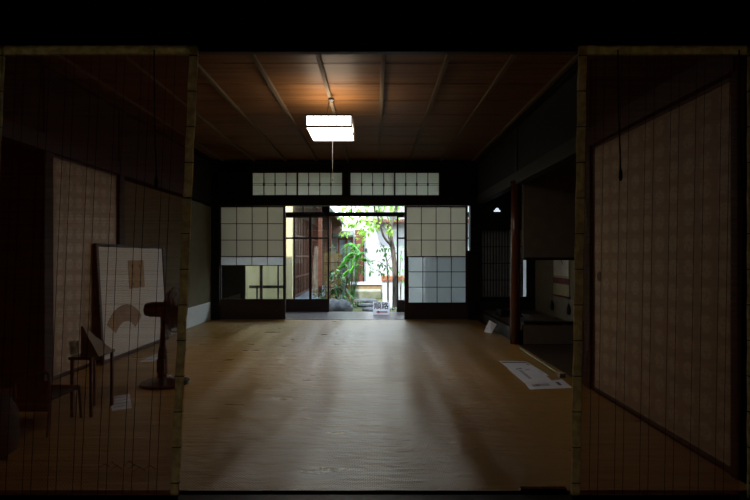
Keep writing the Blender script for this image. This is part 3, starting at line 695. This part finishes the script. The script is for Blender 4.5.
# things at lower left behind the blind
d = 3.05
t = thing('leaflet_stand', (PX(88, d), d, 0), 'narrow dark wooden stand holding a pale folded card at lower left', 'stand')
xa, xb = PX(79, d), PX(91, d); zt = PZ(360, d)
for bb in ((xb - .012, xb + .004, d, d + .02), (PX(70, d), PX(70, d) + .016, d, d + .02), (xb - .012, xb + .004, d + .24, d + .26), (PX(70, d), PX(70, d) + .016, d + .24, d + .26)): MB().box(*bb, 0, zt).build('leg', mat('stand_wood', (.13, .075, .045), .35), t, bevel=.002)
MB().box(PX(69, d), xb + .008, d - .01, d + .27, zt, zt + .018).build('shelf', mat('stand_wood', (.13, .075, .045), .35), t, bevel=.003)
o = MB()
ap = (PX(81, d + .12), d + .12, PZ(326, d + .12))
ap2 = (ap[0] + .01, ap[1] + .0, ap[2])
w0 = Vector((PX(81, d), d, zt + .018)); w1 = Vector((PX(97, d), d + .02, zt + .018)); w2 = Vector((PX(97, d) , d + .2, zt + .018)); w3 = Vector((PX(81, d), d + .2, zt + .018))
o.add([w0, w1, ap2, ap, w3, w2, (ap2[0], ap2[1] + .004, ap2[2])], [(0, 1, 2), (0, 2, 3), (4, 6, 5), (1, 5, 6, 2)])
ob = o.build('folded_card', mat('cream_card', (.42, .38, .28), .7), origin=w0); tag(ob, 'pale cream folded card standing on the narrow wooden stand', 'card')
o = MB().lathe([(.020, 0), (.022, .003), (.028, .06), (.030, .085), (.027, .085), (.025, .06), (.018, .008)], (PX(74, 3.12), 3.12, PZ(360, 3.05) + .0185), n=20)
ob = o.build('glass_cup', glass_mat('cup_glass', (.85, .88, .88), .25), smooth=True, origin=(PX(74, 3.12), 3.12, PZ(360, 3.05) + .0185)); tag(ob, 'small clear glass standing beside the pale folded card', 'glass')
# folding chair with fabric seat: frame lines catch the light
d = 2.75
t = thing('folding_chair', (PX(30, d), d, 0), 'dark low chair with a curved top rail in the lower left corner', 'chair')
zt = PZ(372, d)
gm = mat('grey_tube', (.14, .12, .11), .3)
xl, xr = PX(14, d), PX(49, d)
MB().tube([(xl, d, zt - .06), (xl + .06, d, zt - .02), (xr - .03, d, zt), (xr, d, zt - .01)], .006, 8).build('top_rail', gm, t, smooth=True)
MB().box(xl + .01, xr - .01, d + .004, d + .012, zt - .22, zt - .05).build('backrest', M['teal'], t, bevel=.003)
for xx, s_ in ((xl, .06), (xr, .01)):
    MB().tube([(xx, d, zt - s_), (xx + .005, d + .0, .18), (xx + .01, d - .03, .0)], .008, 8).build('leg', gm, t, smooth=True)
    MB().tube([(xx, d + .3, 0), (xx, d + .28, .2)], .008, 8).build('leg', gm, t, smooth=True)
MB().box(xl, xr, d, d + .3, .18, .205).build('seat', M['teal'], t, bevel=.008)
# round dark cushion
o = MB().lathe([(.08, 0), (.14, .03), (.15, .10), (.145, .22), (.11, .29), (.04, .31)], (PX(-18, 2.42), 2.42, 0), n=32)
ob = o.build('round_stool', M['teal'], smooth=True, origin=(PX(-18, 2.42), 2.42, 0)); tag(ob, 'round dark blue grey stool cut by the left edge of the picture', 'stool')
# crumpled clear wrap
o = MB()
for i in range(7):
    x = PX(96 + i * 8, 2.3); yy = 2.3 + random.uniform(-.03, .03)
    o.tube([(x, yy, .003), (x + .02, yy + .02, .012 + random.random() * .015), (x + .05, yy + .01, .003)], [.002, .003, .002], 5)
ob = o.build('crumpled_wrap', glass_mat('plastic_wrap', (.6, .6, .6), .4), smooth=True, origin=(PX(120, 2.3), 2.3, 0)); tag(ob, 'thin crumpled clear plastic strips on the mat just behind the left blind', 'wrap')

# ------------------------------------------------------------------ garden
GZ = -.12
struct('ground', MB().box(-7, 7, YO + .12, 24, GZ - .1, GZ), M['soil'])
# cream wall facing the room
struct('wall_garden_cream', MB().box(-3.6, -1.74, 10.5, 10.62, GZ, 3.0), M['cream'], label='cream wall seen through the left glass doors')
# railing
t = thing('low_railing', (-2.0, 9.35, 0), 'dark green low railing outside the left glass door', 'railing')
MB().box(PX(249, 9.3), PX(286, 9.3), 9.3, 9.34, PZ(288.3, 9.3), PZ(285.5, 9.3)).build('top_rail', M['railgreen'], t)
for px in (256, 283): MB().box(PX(px, 9.3), PX(px, 9.3) + .03, 9.305, 9.335, GZ, PZ(288, 9.3)).build('post', M['railgreen'], t)
# left wing
t = thing('house_wing', (-1.9, 12.5, GZ), 'brown timber house wing with latticed doors along the left of the garden', 'building')
MB().box(-2.1, -1.72, 10.66, 16, GZ, 2.5).build('wall', M['brownwood'], t)
m = MB()
for i in range(22):
    yy = 10.7 + i * .25; m.box(-1.72, -1.695, yy, yy + .03, .15, 1.9)
for zz in (.15, .55, 1.0, 1.45, 1.9): m.box(-1.72, -1.70, 10.68, 15.9, zz - .02, zz + .02)
m.build('lattice', M['redwood'], t)
MB().box(-1.69, -1.2, 9.6, 15.1, .06, .12).build('walkway', mat('blue_grey_boards', (.22, .25, .30), .4), t)
m = MB().add([(-.98, 10.7, 2.02), (-.98, 16, 2.02), (-2.4, 16, 2.75), (-2.4, 10.7, 2.75), (-.98, 10.7, 2.08), (-.98, 16, 2.08), (-2.4, 16, 2.82), (-2.4, 10.7, 2.82)],
             [(0, 1, 2, 3), (7, 6, 5, 4), (0, 4, 5, 1), (3, 2, 6, 7), (0, 3, 7, 4), (1, 5, 6, 2)])
m.build('roof', M['tile'], t)
for i in range(12):
    yy = 10.8 + i * .4
    MB().add([(-1.0, yy, 1.98), (-1.0, yy + .05, 1.98), (-1.65, yy + .05, 2.33), (-1.65, yy, 2.33), (-1.0, yy, 2.03), (-1.0, yy + .05, 2.03), (-1.65, yy + .05, 2.39), (-1.65, yy, 2.39)],
          [(0, 1, 2, 3), (7, 6, 5, 4), (0, 4, 5, 1), (3, 2, 6, 7), (0, 3, 7, 4), (1, 5, 6, 2)]).build('rafter', M['brownwood'], t)
MB().box(-1.72, -1.0, 15.2, 15.28, 1.55, 2.2).box(-1.72, -1.38, 15.2, 15.28, GZ, 1.55).build('end_board', M['brownwood'], t)
MB().tube([(-.95, 10.7, 1.99), (-.95, 16, 1.99)], .035, 8).build('gutter', M['tile'], t)
for yy in (10.9, 13.2): MB().box(-1.24, -1.16, yy, yy + .08, GZ, 2.1).build('post', M['redwood'], t)
# far white house
D = 15.6
t = thing('white_house', (.6, D, GZ), 'bright white plastered house at the end of the garden', 'building')
MB().box(PX(364, D), 3.5, D, D + .3, GZ, 2.15).box(PX(365, D), 3.5, D + .5, D + .8, 2.15, 3.2).build('wall', M['whitewall'], t)
MB().box(PX(374, D), 3.5, D - .45, D + .5, 2.03, 2.13).build('eave', M['redwood'], t)
w_ = MB().box(PX(387, D), PX(397, D), D + .44, D + .5, PZ(221.5, D), PZ(213, D)).build('window', M['tile'], t)
MB().box(PX(388, D), PX(396, D), D + .43, D + .44, PZ(220, D), PZ(214, D)).build('pane', mat('dim_glass', (.10, .13, .18), .15), w_)
MB().box(PX(365.3, D), PX(367.3, D), D - .03, D, PZ(251.5, D), PZ(248.5, D)).build('doorbell', M['ink'], t)
# red-brown entrance
t = thing('garden_entrance', (-.8, D - .1, GZ), 'red brown framed glass entrance under a small grey green canopy', 'entrance')
m = MB()
for px in (337.5, 345.5, 351.3): m.box(PX(px, D - .2), PX(px + 2, D - .2), D - .2, D - .1, .1, PZ(237, D - .2))
m.box(PX(337.5, D - .2), PX(353, D - .2), D - .2, D - .1, PZ(240, D), PZ(237, D)).box(PX(337.5, D - .2), PX(353, D - .2), D - .2, D - .1, PZ(258, D), PZ(255, D)).box(PX(337.5, D - .2), PX(353, D - .2), D - .2, D - .1, GZ, .25)
m.build('frame', M['redwood'], t)
MB().box(PX(338, D - .15), PX(353, D - .15), D - .14, D - .13, .25, PZ(239, D)).build('glass_pane', mat('blue_grey_pane', (.30, .36, .42), .15), t)
MB().box(PX(355, D - .1), PX(363.2, D - .1), D - .1, D, GZ, PZ(230, D)).build('door_leaf', M['redwood'], t)
MB().box(PX(363, D - .1), PX(364.2, D - .1), D - .12, D, GZ, PZ(229, D)).build('door_edge', M['dark'], t)
MB().box(PX(352.7, D - .1), PX(355, D - .1), D - .08, D, GZ, PZ(229, D)).build('white_jamb', M['whitewall'], t)
m = MB().add([(PX(333, D - .8), D - .8, PZ(237.5, D - .8)), (PX(353.5, D - .8), D - .8, PZ(236.8, D - .8)), (PX(353.5, D), D - .1, PZ(232, D)), (PX(333, D), D - .1, PZ(234, D)),
             (PX(333, D - .8), D - .8, PZ(235.8, D - .8)), (PX(353.5, D - .8), D - .8, PZ(235, D - .8)), (PX(353.5, D), D - .1, PZ(230.5, D)), (PX(333, D), D - .1, PZ(232, D))],
             [(0, 1, 2, 3), (7, 6, 5, 4), (0, 4, 5, 1), (3, 2, 6, 7), (0, 3, 7, 4), (1, 5, 6, 2)])
m.build('canopy', M['awning'], t)
MB().box(PX(330, D), PX(337.5, D), D - .05, D, GZ, 1.7).build('side_wall', M['whitewall'], t)
# steps
def slab_obj(name, m, label, cat, mt, group=None, bevel=.02, origin=None):
    o = m.build(name, mt, bevel=bevel, origin=origin); tag(o, label, cat, group); return o
slab_obj('stone_step', MB().box(PX(349, 13.1), PX(381, 13.1), 13.0, 13.9, GZ, .095), 'mossy grey lower stone step at the foot of the white house', 'step', M['step'], origin=(-.3, 13.4, GZ))
slab_obj('stone_step', MB().box(PX(347, 14), PX(382, 14), 13.9, 15.3, GZ, .20), 'brownish upper step below the white house door', 'step', M['steprise'], origin=(-.3, 14.5, GZ))
slab_obj('threshold_slab', MB().box(PX(347, 14), PX(382, 14), 13.87, 15.3, .20, .225), 'pale slab topping the upper step', 'slab', M['whitewall'], origin=(-.3, 14.5, .2))
def stone(name, c, r, h, label, cat, mt, seed, flat=True, group=None):
    rnd = random.Random(seed); m = MB(); N = 14; rings = []
    prof = [(1.0, 0), (1.03, .5), (.95, .9), (.6, 1.0)] if flat else [(1, 0), (1.05, .25), (.95, .55), (.7, .85), (.35, 1.0)]
    ph = [rnd.uniform(0, 6) for _ in range(3)]
    vs = []
    for fr, hh in prof:
        for k in range(N):
            a = 2 * math.pi * k / N
            w = 1 + .13 * math.sin(2 * a + ph[0]) + .08 * math.sin(3 * a + ph[1]) + (0 if flat else .06 * math.sin(5 * a + ph[2] + hh * 4))
            vs.append((c[0] + r[0] * fr * w * math.cos(a), c[1] + r[1] * fr * w * math.sin(a), c[2] + h * hh * (1 if flat else 1 + .1 * math.sin(a * 2 + ph[1]))))
    fs = []
    for i in range(len(prof) - 1):
        for k in range(N): fs.append((i * N + k, i * N + (k + 1) % N, (i + 1) * N + (k + 1) % N, (i + 1) * N + k))
    fs.append(tuple(range((len(prof) - 1) * N, len(prof) * N))); fs.append(tuple(range(N - 1, -1, -1)))
    o = m.add(vs, fs).build(name, mt, smooth=True, origin=c); tag(o, label, cat, group); return o
stone('stepping_stone', (PX(371, 11.2), 11.15, GZ), (.27, .3), .06, 'near flat grey stepping stone behind the direction sign', 'stone', M['stone'], 3)
stone('stepping_stone', (PX(366, 12.1), 12.1, GZ), (.32, .33), .08, 'flat grey stepping stone just before the stone steps', 'stone', M['stone'], 5)
stone('stepping_stone', (PX(374, 10.3), 10.25, GZ), (.25, .28), .06, 'flat stepping stone nearest the veranda edge', 'stone', M['stone'], 6)
stone('garden_rock', (PX(337, 10.1), 10.1, GZ), (.27, .3), .24, 'large rounded grey rock at the left of the garden opening', 'rock', M['stone'], 9, flat=False)
stone('garden_rock', (PX(345, 11.3), 11.3, GZ), (.14, .15), .12, 'small grey rock half hidden behind the large rock', 'rock', M['stone'], 10, flat=False)
# bamboo fence
t = thing('bamboo_fence', (PX(335, 12.2), 12.2, GZ), 'yellow brown bamboo fence behind the dark leafy plants', 'fence')
m = MB()
for i in range(16): m.tube([(PX(324 + i * 1.15, 12.2), 12.2, GZ), (PX(324 + i * 1.15, 12.2), 12.2, PZ(253, 12.2) + random.uniform(-.01, .01))], .0095, 8)
m.build('canes', M['bamboo'], t, smooth=True)
for zz in (.25, .55, .85): MB().tube([(PX(323, 12.15), 12.17, zz), (PX(342, 12.15), 12.17, zz)], .014, 8).build('cross_cane', M['brownwood'], t, smooth=True)
MB().box(PX(342.5, 12.2), PX(345, 12.2), 12.15, 12.25, GZ, PZ(248, 12.2)).build('end_post', M['stone'], t)
slab_obj('bamboo_post', MB().tube([(PX(349.3, 12.6), 12.6, GZ), (PX(349.3, 12.6), 12.6, PZ(279, 12.6))], .03, 10), 'short yellow bamboo post beside the bright fan palm', 'post', M['bamboo'], bevel=0, origin=(PX(349.3, 12.6), 12.6, GZ))
# white low wall with brick cap at right
t = thing('low_white_wall', (PX(391, 12.8), 12.8, GZ), 'sunlit low white wall capped with orange brick behind the grey trunk', 'wall')
MB().box(PX(382.5, 12.8), 3.0, 12.8, 13.0, GZ, PZ(281, 12.8)).build('wall', M['whitewall'], t)
MB().box(PX(381.5, 12.8), 3.0, 12.77, 13.03, PZ(281, 12.8), PZ(276, 12.8)).build('brick_cap', M['brick'], t, bevel=.01)
struct('wall_garden_right', MB().box(3.4, 3.5, 9.5, 16, GZ, 2.4), M['whitewall'])
struct('wall_garden_far', MB().box(-7, 7, 18.5, 18.7, GZ, 2.2), M['whitewall'])
struct('ground_gravel', MB().box(PX(383, 12), 3.3, 10.6, 12.75, GZ - .01, GZ + .006), mat('pale_gravel', (.50, .49, .47), .9, (.38, .37, .34), (40, 40, 40)), label='pale sunlit gravel to the right of the stepping stones')

# plants
def leaf(m, p, d, L, W, up, rnd, bend=.25):
    d = d.normalized(); s = d.cross(up)
    if s.length < 1e-3: s = Vector((1, 0, 0))
    s = s.normalized() * W / 2; dn = Vector((0, 0, -1))
    a = p; b = p + d * L * .35; c = p + d * L * .7 + dn * L * bend * .5; e = p + d * L + dn * L * bend
    m.add([a, b - s, b + s, c - s * .8, c + s * .8, e], [(0, 1, 2), (1, 3, 4, 2), (3, 5, 4)])
def rv(rnd): return Vector((rnd.gauss(0, 1), rnd.gauss(0, 1), rnd.gauss(0, 1))).normalized()
def cloud(m, blobs, n, L, W, seed, hang=.3):
    rnd = random.Random(seed)
    for (c, r) in blobs:
        for i in range(int(n * r[0] * r[2] * 40) + 6):
            v = rv(rnd); rr = rnd.random() ** .45
            p = Vector((c[0] + v.x * r[0] * rr, c[1] + v.y * r[1] * rr, c[2] + v.z * r[2] * rr))
            d = (v + rv(rnd) * .8 - Vector((0, 0, hang)))
            k = rnd.uniform(.7, 1.25); leaf(m, p, d, L * k, W * k, Vector((rnd.uniform(-.5, .5), rnd.uniform(-.5, .5), 1)), rnd)
def P(px, py, d): return Vector((PX(px, d), d, PZ(py, d)))
# main tree
t = thing('maple_tree', (PX(395, 10.8), 10.8, GZ), 'grey trunked tree with lime green leaves at the right of the garden opening', 'tree')
b0 = Vector((PX(395, 10.8), 10.8, GZ))
m = MB()
m.tube([b0, P(395, 285, 10.8), P(394.5, 265, 10.8), P(393, 250, 10.8), P(390.5, 238, 10.8), P(390, 228, 10.8), P(394, 214, 10.9), P(399, 196, 11)], [.062, .056, .052, .052, .055, .045, .028, .015], 12)
m.tube([P(392, 246, 10.8), P(387, 241, 10.75), P(383.5, 236, 10.7), P(380, 224, 10.65), P(377, 214, 10.6), P(371, 196, 10.6)], [.03, .028, .026, .023, .020, .012], 10)
m.tube([P(390.2, 231, 10.8), P(386, 225, 10.85), P(381, 217, 10.9), P(378, 205, 11)], [.03, .022, .018, .01], 8)
m.tube([P(380, 224, 10.65), P(370, 221, 10.5), P(358, 222, 10.4), P(346, 228, 10.4)], [.014, .010, .007, .004], 6)
m.tube([P(377, 214, 10.6), P(362, 212, 10.7), P(350, 214, 10.8)], [.012, .008, .004], 6)
m.build('trunk', M['bark'], t, smooth=True)
m = MB()
bl = [(P(352, 222, 10.5), (.28, .3, .10)), (P(366, 219, 10.4), (.30, .3, .12)), (P(378, 226, 10.6), (.20, .25, .09)), (P(368, 228, 10.8), (.22, .3, .12)), (P(361, 238, 10.7), (.13, .15, .09)),
      (P(392, 229, 10.6), (.12, .2, .07)), (P(385, 214, 10.8), (.4, .4, .12)), (P(345, 231, 10.9), (.14, .2, .10)), (P(360, 204, 10.8), (.6, .5, .22)), (P(392, 200, 11), (.5, .5, .3)), (P(347, 215, 11), (.2, .3, .1))]
cloud(m, bl, 22, .10, .06, 11)
m.build('foliage', M['lime'], t)
# second slim tree
t = thing('slim_shrub', (PX(387.5, 11.2), 11.2, GZ), 'slim shrub with small mid green leaves in front of the grey trunk', 'shrub')
m = MB(); m.tube([Vector((PX(388, 11.2), 11.2, GZ)), P(388, 280, 11.2), P(387, 262, 11.2), P(384, 248, 11.2), P(380, 242, 11.2)], [.022, .019, .015, .009, .004], 8)
m.tube([P(387.5, 268, 11.2), P(380, 262, 11.1), P(373, 260, 11)], [.009, .006, .003], 6); m.tube([P(387, 262, 11.2), P(392, 255, 11.1), P(396, 250, 11.1)], [.009, .006, .003], 6)
m.build('stem', M['bark'], t, smooth=True)
m = MB(); cloud(m, [(P(378, 248, 11.1), (.17, .2, .10)), (P(387, 252, 11), (.22, .2, .12)), (P(379, 262, 11), (.22, .2, .13)), (P(389, 264, 11), (.18, .2, .13)), (P(392, 246, 11), (.1, .15, .1)), (P(374, 271, 11), (.14, .15, .08)), (P(383, 272, 11), (.16, .15, .09))], 20, .08, .045, 21)
m.build('foliage', M['midleaf'], t)
# fan palm
def palm(name, base, stems, mt, label, seed, L=.27, n=25):
    rnd = random.Random(seed)
    t = thing(name, tuple(base), label, 'palm')
    st = MB(); fo = MB()
    for tip in stems:
        tip = Vector(tip); mid = (Vector(base) + tip) / 2 + Vector((rnd.uniform(-.04, .04), rnd.uniform(-.04, .04), .05))
        st.tube([Vector(base), mid, tip], [.012, .009, .006], 6)
        out = (tip - Vector(base)); out.z = 0; out = out.normalized() if out.length > .05 else Vector((rnd.uniform(-1, 1), -1, 0)).normalized()
        side = Vector((rnd.uniform(.7, 1), rnd.uniform(-.7, .7), rnd.uniform(-.25, .25))).normalized(); upv = Vector((out.x * .5, out.y * .5, 1)).normalized()
        for k in range(n):
            a = math.radians(-115 + 230 * k / (n - 1)); d = upv * math.cos(a) + side * math.sin(a) + out * .35
            leaf(fo, tip, d, L * rnd.uniform(.7, 1.1), .042, Vector((0, 0, 1)), rnd, .55)
    st.build('stem', M['midleaf'], t, smooth=True); fo.build('fronds', mt, t)
base = Vector((PX(352, 11.5), 11.5, GZ))
palm('fan_palm', base, [P(354, 250, 11.3), P(361, 255, 11.2), P(348, 262, 11.2), P(356, 267, 11.1), P(364, 262, 11.2), P(351, 246, 11.6), P(350, 272, 11.1), P(357, 259, 11.7), P(352, 256, 11.1), P(359, 248, 11.5), P(345, 268, 11.3)], M['palm'], 'bright green fan palm in the middle of the garden', 4)
# dark leafy plants at left
def bush(name, base, blobs, mt, label, seed, n=8, L=.09, W=.04, cat='shrub'):
    t = thing(name, tuple(base), label, cat); rnd = random.Random(seed)
    st = MB()
    for c, r in blobs: st.tube([Vector(base), (Vector(base) + c) / 2 + Vector((rnd.uniform(-.05, .05), 0, .03)), c], [.012, .009, .005], 6)
    st.build('stem', M['bark'], t, smooth=True)
    m = MB(); cloud(m, blobs, n, L, W, seed); m.build('foliage', mt, t)
bush('evergreen_shrub', (PX(338, 10.8), 10.8, GZ), [(P(337, 284, 10.8), (.16, .2, .2)), (P(344, 290, 10.7), (.15, .2, .2)), (P(334, 270, 10.9), (.12, .2, .14)), (P(343, 275, 11), (.12, .15, .12)), (P(333, 297, 10.7), (.12, .2, .1))], M['darkleaf'], 'dark green leafy shrub behind the large rock', 31, n=16, L=.13, W=.055)
bush('ground_fern', (PX(355, 11), 10.9, GZ), [(P(350, 304, 10.8), (.16, .2, .08)), (P(357, 301, 11.2), (.14, .2, .1)), (P(347, 299, 11.2), (.12, .2, .09))], M['midleaf'], 'low green fern patch under the fan palm', 33, n=22, L=.10, W=.04, cat='fern')
bush('low_grass_clump', (PX(393, 10.4), 10.4, GZ), [(P(391, 309, 10.3), (.14, .15, .05)), (P(397, 308, 10.4), (.12, .15, .05))], M['lime'], 'low lime green clump at the foot of the grey trunk', 35, n=14, L=.07, W=.02, cat='grass')
bush('leafy_shrub', (PX(341, 13), 13, GZ), [(P(341, 258, 13), (.2, .2, .2)), (P(334, 250, 13), (.16, .2, .18)), (P(347, 268, 12.8), (.14, .2, .2))], M['midleaf'], 'loose green shrub rising above the bamboo fence', 37, n=7, L=.11, W=.05)
bush('hedge_shrub', (PX(401, 11.6), 11.6, GZ), [(P(401, 250, 11.6), (.18, .2, .35)), (P(402, 275, 11.6), (.18, .2, .3))], M['palm'], 'pale green shrub seen through the right glass door', 39, n=5, L=.10, W=.045)
t = thing('tree_fern', (PX(317, 11.2), 11.2, GZ), 'shaggy dark trunk seen through the left glass door', 'tree')
MB().tube([(PX(317, 11.2), 11.2, GZ), (PX(316, 11.2), 11.2, .5), (PX(317.5, 11.2), 11.2, .95), (PX(317, 11.2), 11.2, 1.22)], [.10, .085, .09, .06], 14).build('trunk', M['bark'], t, smooth=True)
m = MB(); cloud(m, [(P(317, 262, 11.2), (.12, .12, .3)), (P(318, 288, 11.1), (.12, .12, .2))], 7, .06, .02, 41); m.build('foliage', M['darkleaf'], t)
bush('evergreen_shrub', (PX(323, 10.6), 10.6, GZ), [(P(321, 297, 10.6), (.14, .15, .14)), (P(326, 288, 10.6), (.1, .15, .15))], M['darkleaf'], 'dark shrub behind the glass door left of the garden opening', 43, n=9, L=.09, W=.04)

# ------------------------------------------------------------------ light
w = bpy.data.worlds.new('sky'); S.world = w; w.use_nodes = True
nt = w.node_tree; nt.nodes.clear()
out = nt.nodes.new('ShaderNodeOutputWorld'); bg = nt.nodes.new('ShaderNodeBackground')
tc = nt.nodes.new('ShaderNodeTexCoord'); sx_ = nt.nodes.new('ShaderNodeSeparateXYZ'); rp = nt.nodes.new('ShaderNodeValToRGB')
nt.links.new(tc.outputs['Generated'], sx_.inputs[0]); nt.links.new(sx_.outputs['Z'], rp.inputs['Fac'])
rp.color_ramp.elements[0].color = (.92, .95, 1.0, 1); rp.color_ramp.elements[1].color = (.62, .78, 1.0, 1)
nt.links.new(rp.outputs['Color'], bg.inputs['Color']); bg.inputs['Strength'].default_value = 6.0
nt.links.new(bg.outputs[0], out.inputs['Surface'])
sl = bpy.data.lights.new('sun', 'SUN'); sl.energy = 8.0; sl.angle = math.radians(1.0); sl.color = (1.0, .95, .86)
so = bpy.data.objects.new('sun', sl); COL.objects.link(so)
so.rotation_euler = Vector((.25, .62, -1)).to_track_quat('-Z', 'Y').to_euler()

# ------------------------------------------------------------------ camera
cd = bpy.data.cameras.new('camera'); cd.lens = 24; cd.sensor_width = 36; cd.shift_y = 7 / 750
co = bpy.data.objects.new('camera', cd); COL.objects.link(co); co.location = (0, 0, EYE); co.rotation_euler = (math.pi / 2, 0, 0)
cd.clip_start = .05
S.camera = co
vs = S.view_settings; vs.view_transform = 'Standard'; vs.look = 'None'; vs.exposure = 0.0; vs.gamma = 1.0
c = S.cycles
c.max_bounces = 10; c.diffuse_bounces = 5; c.glossy_bounces = 4; c.transmission_bounces = 6; c.transparent_max_bounces = 12
c.use_denoising = True; c.sample_clamp_indirect = 4.0; c.caustics_reflective = False; c.caustics_refractive = False
c.use_light_tree = True
for o in S.objects:
    if '_o' in o: del o['_o']
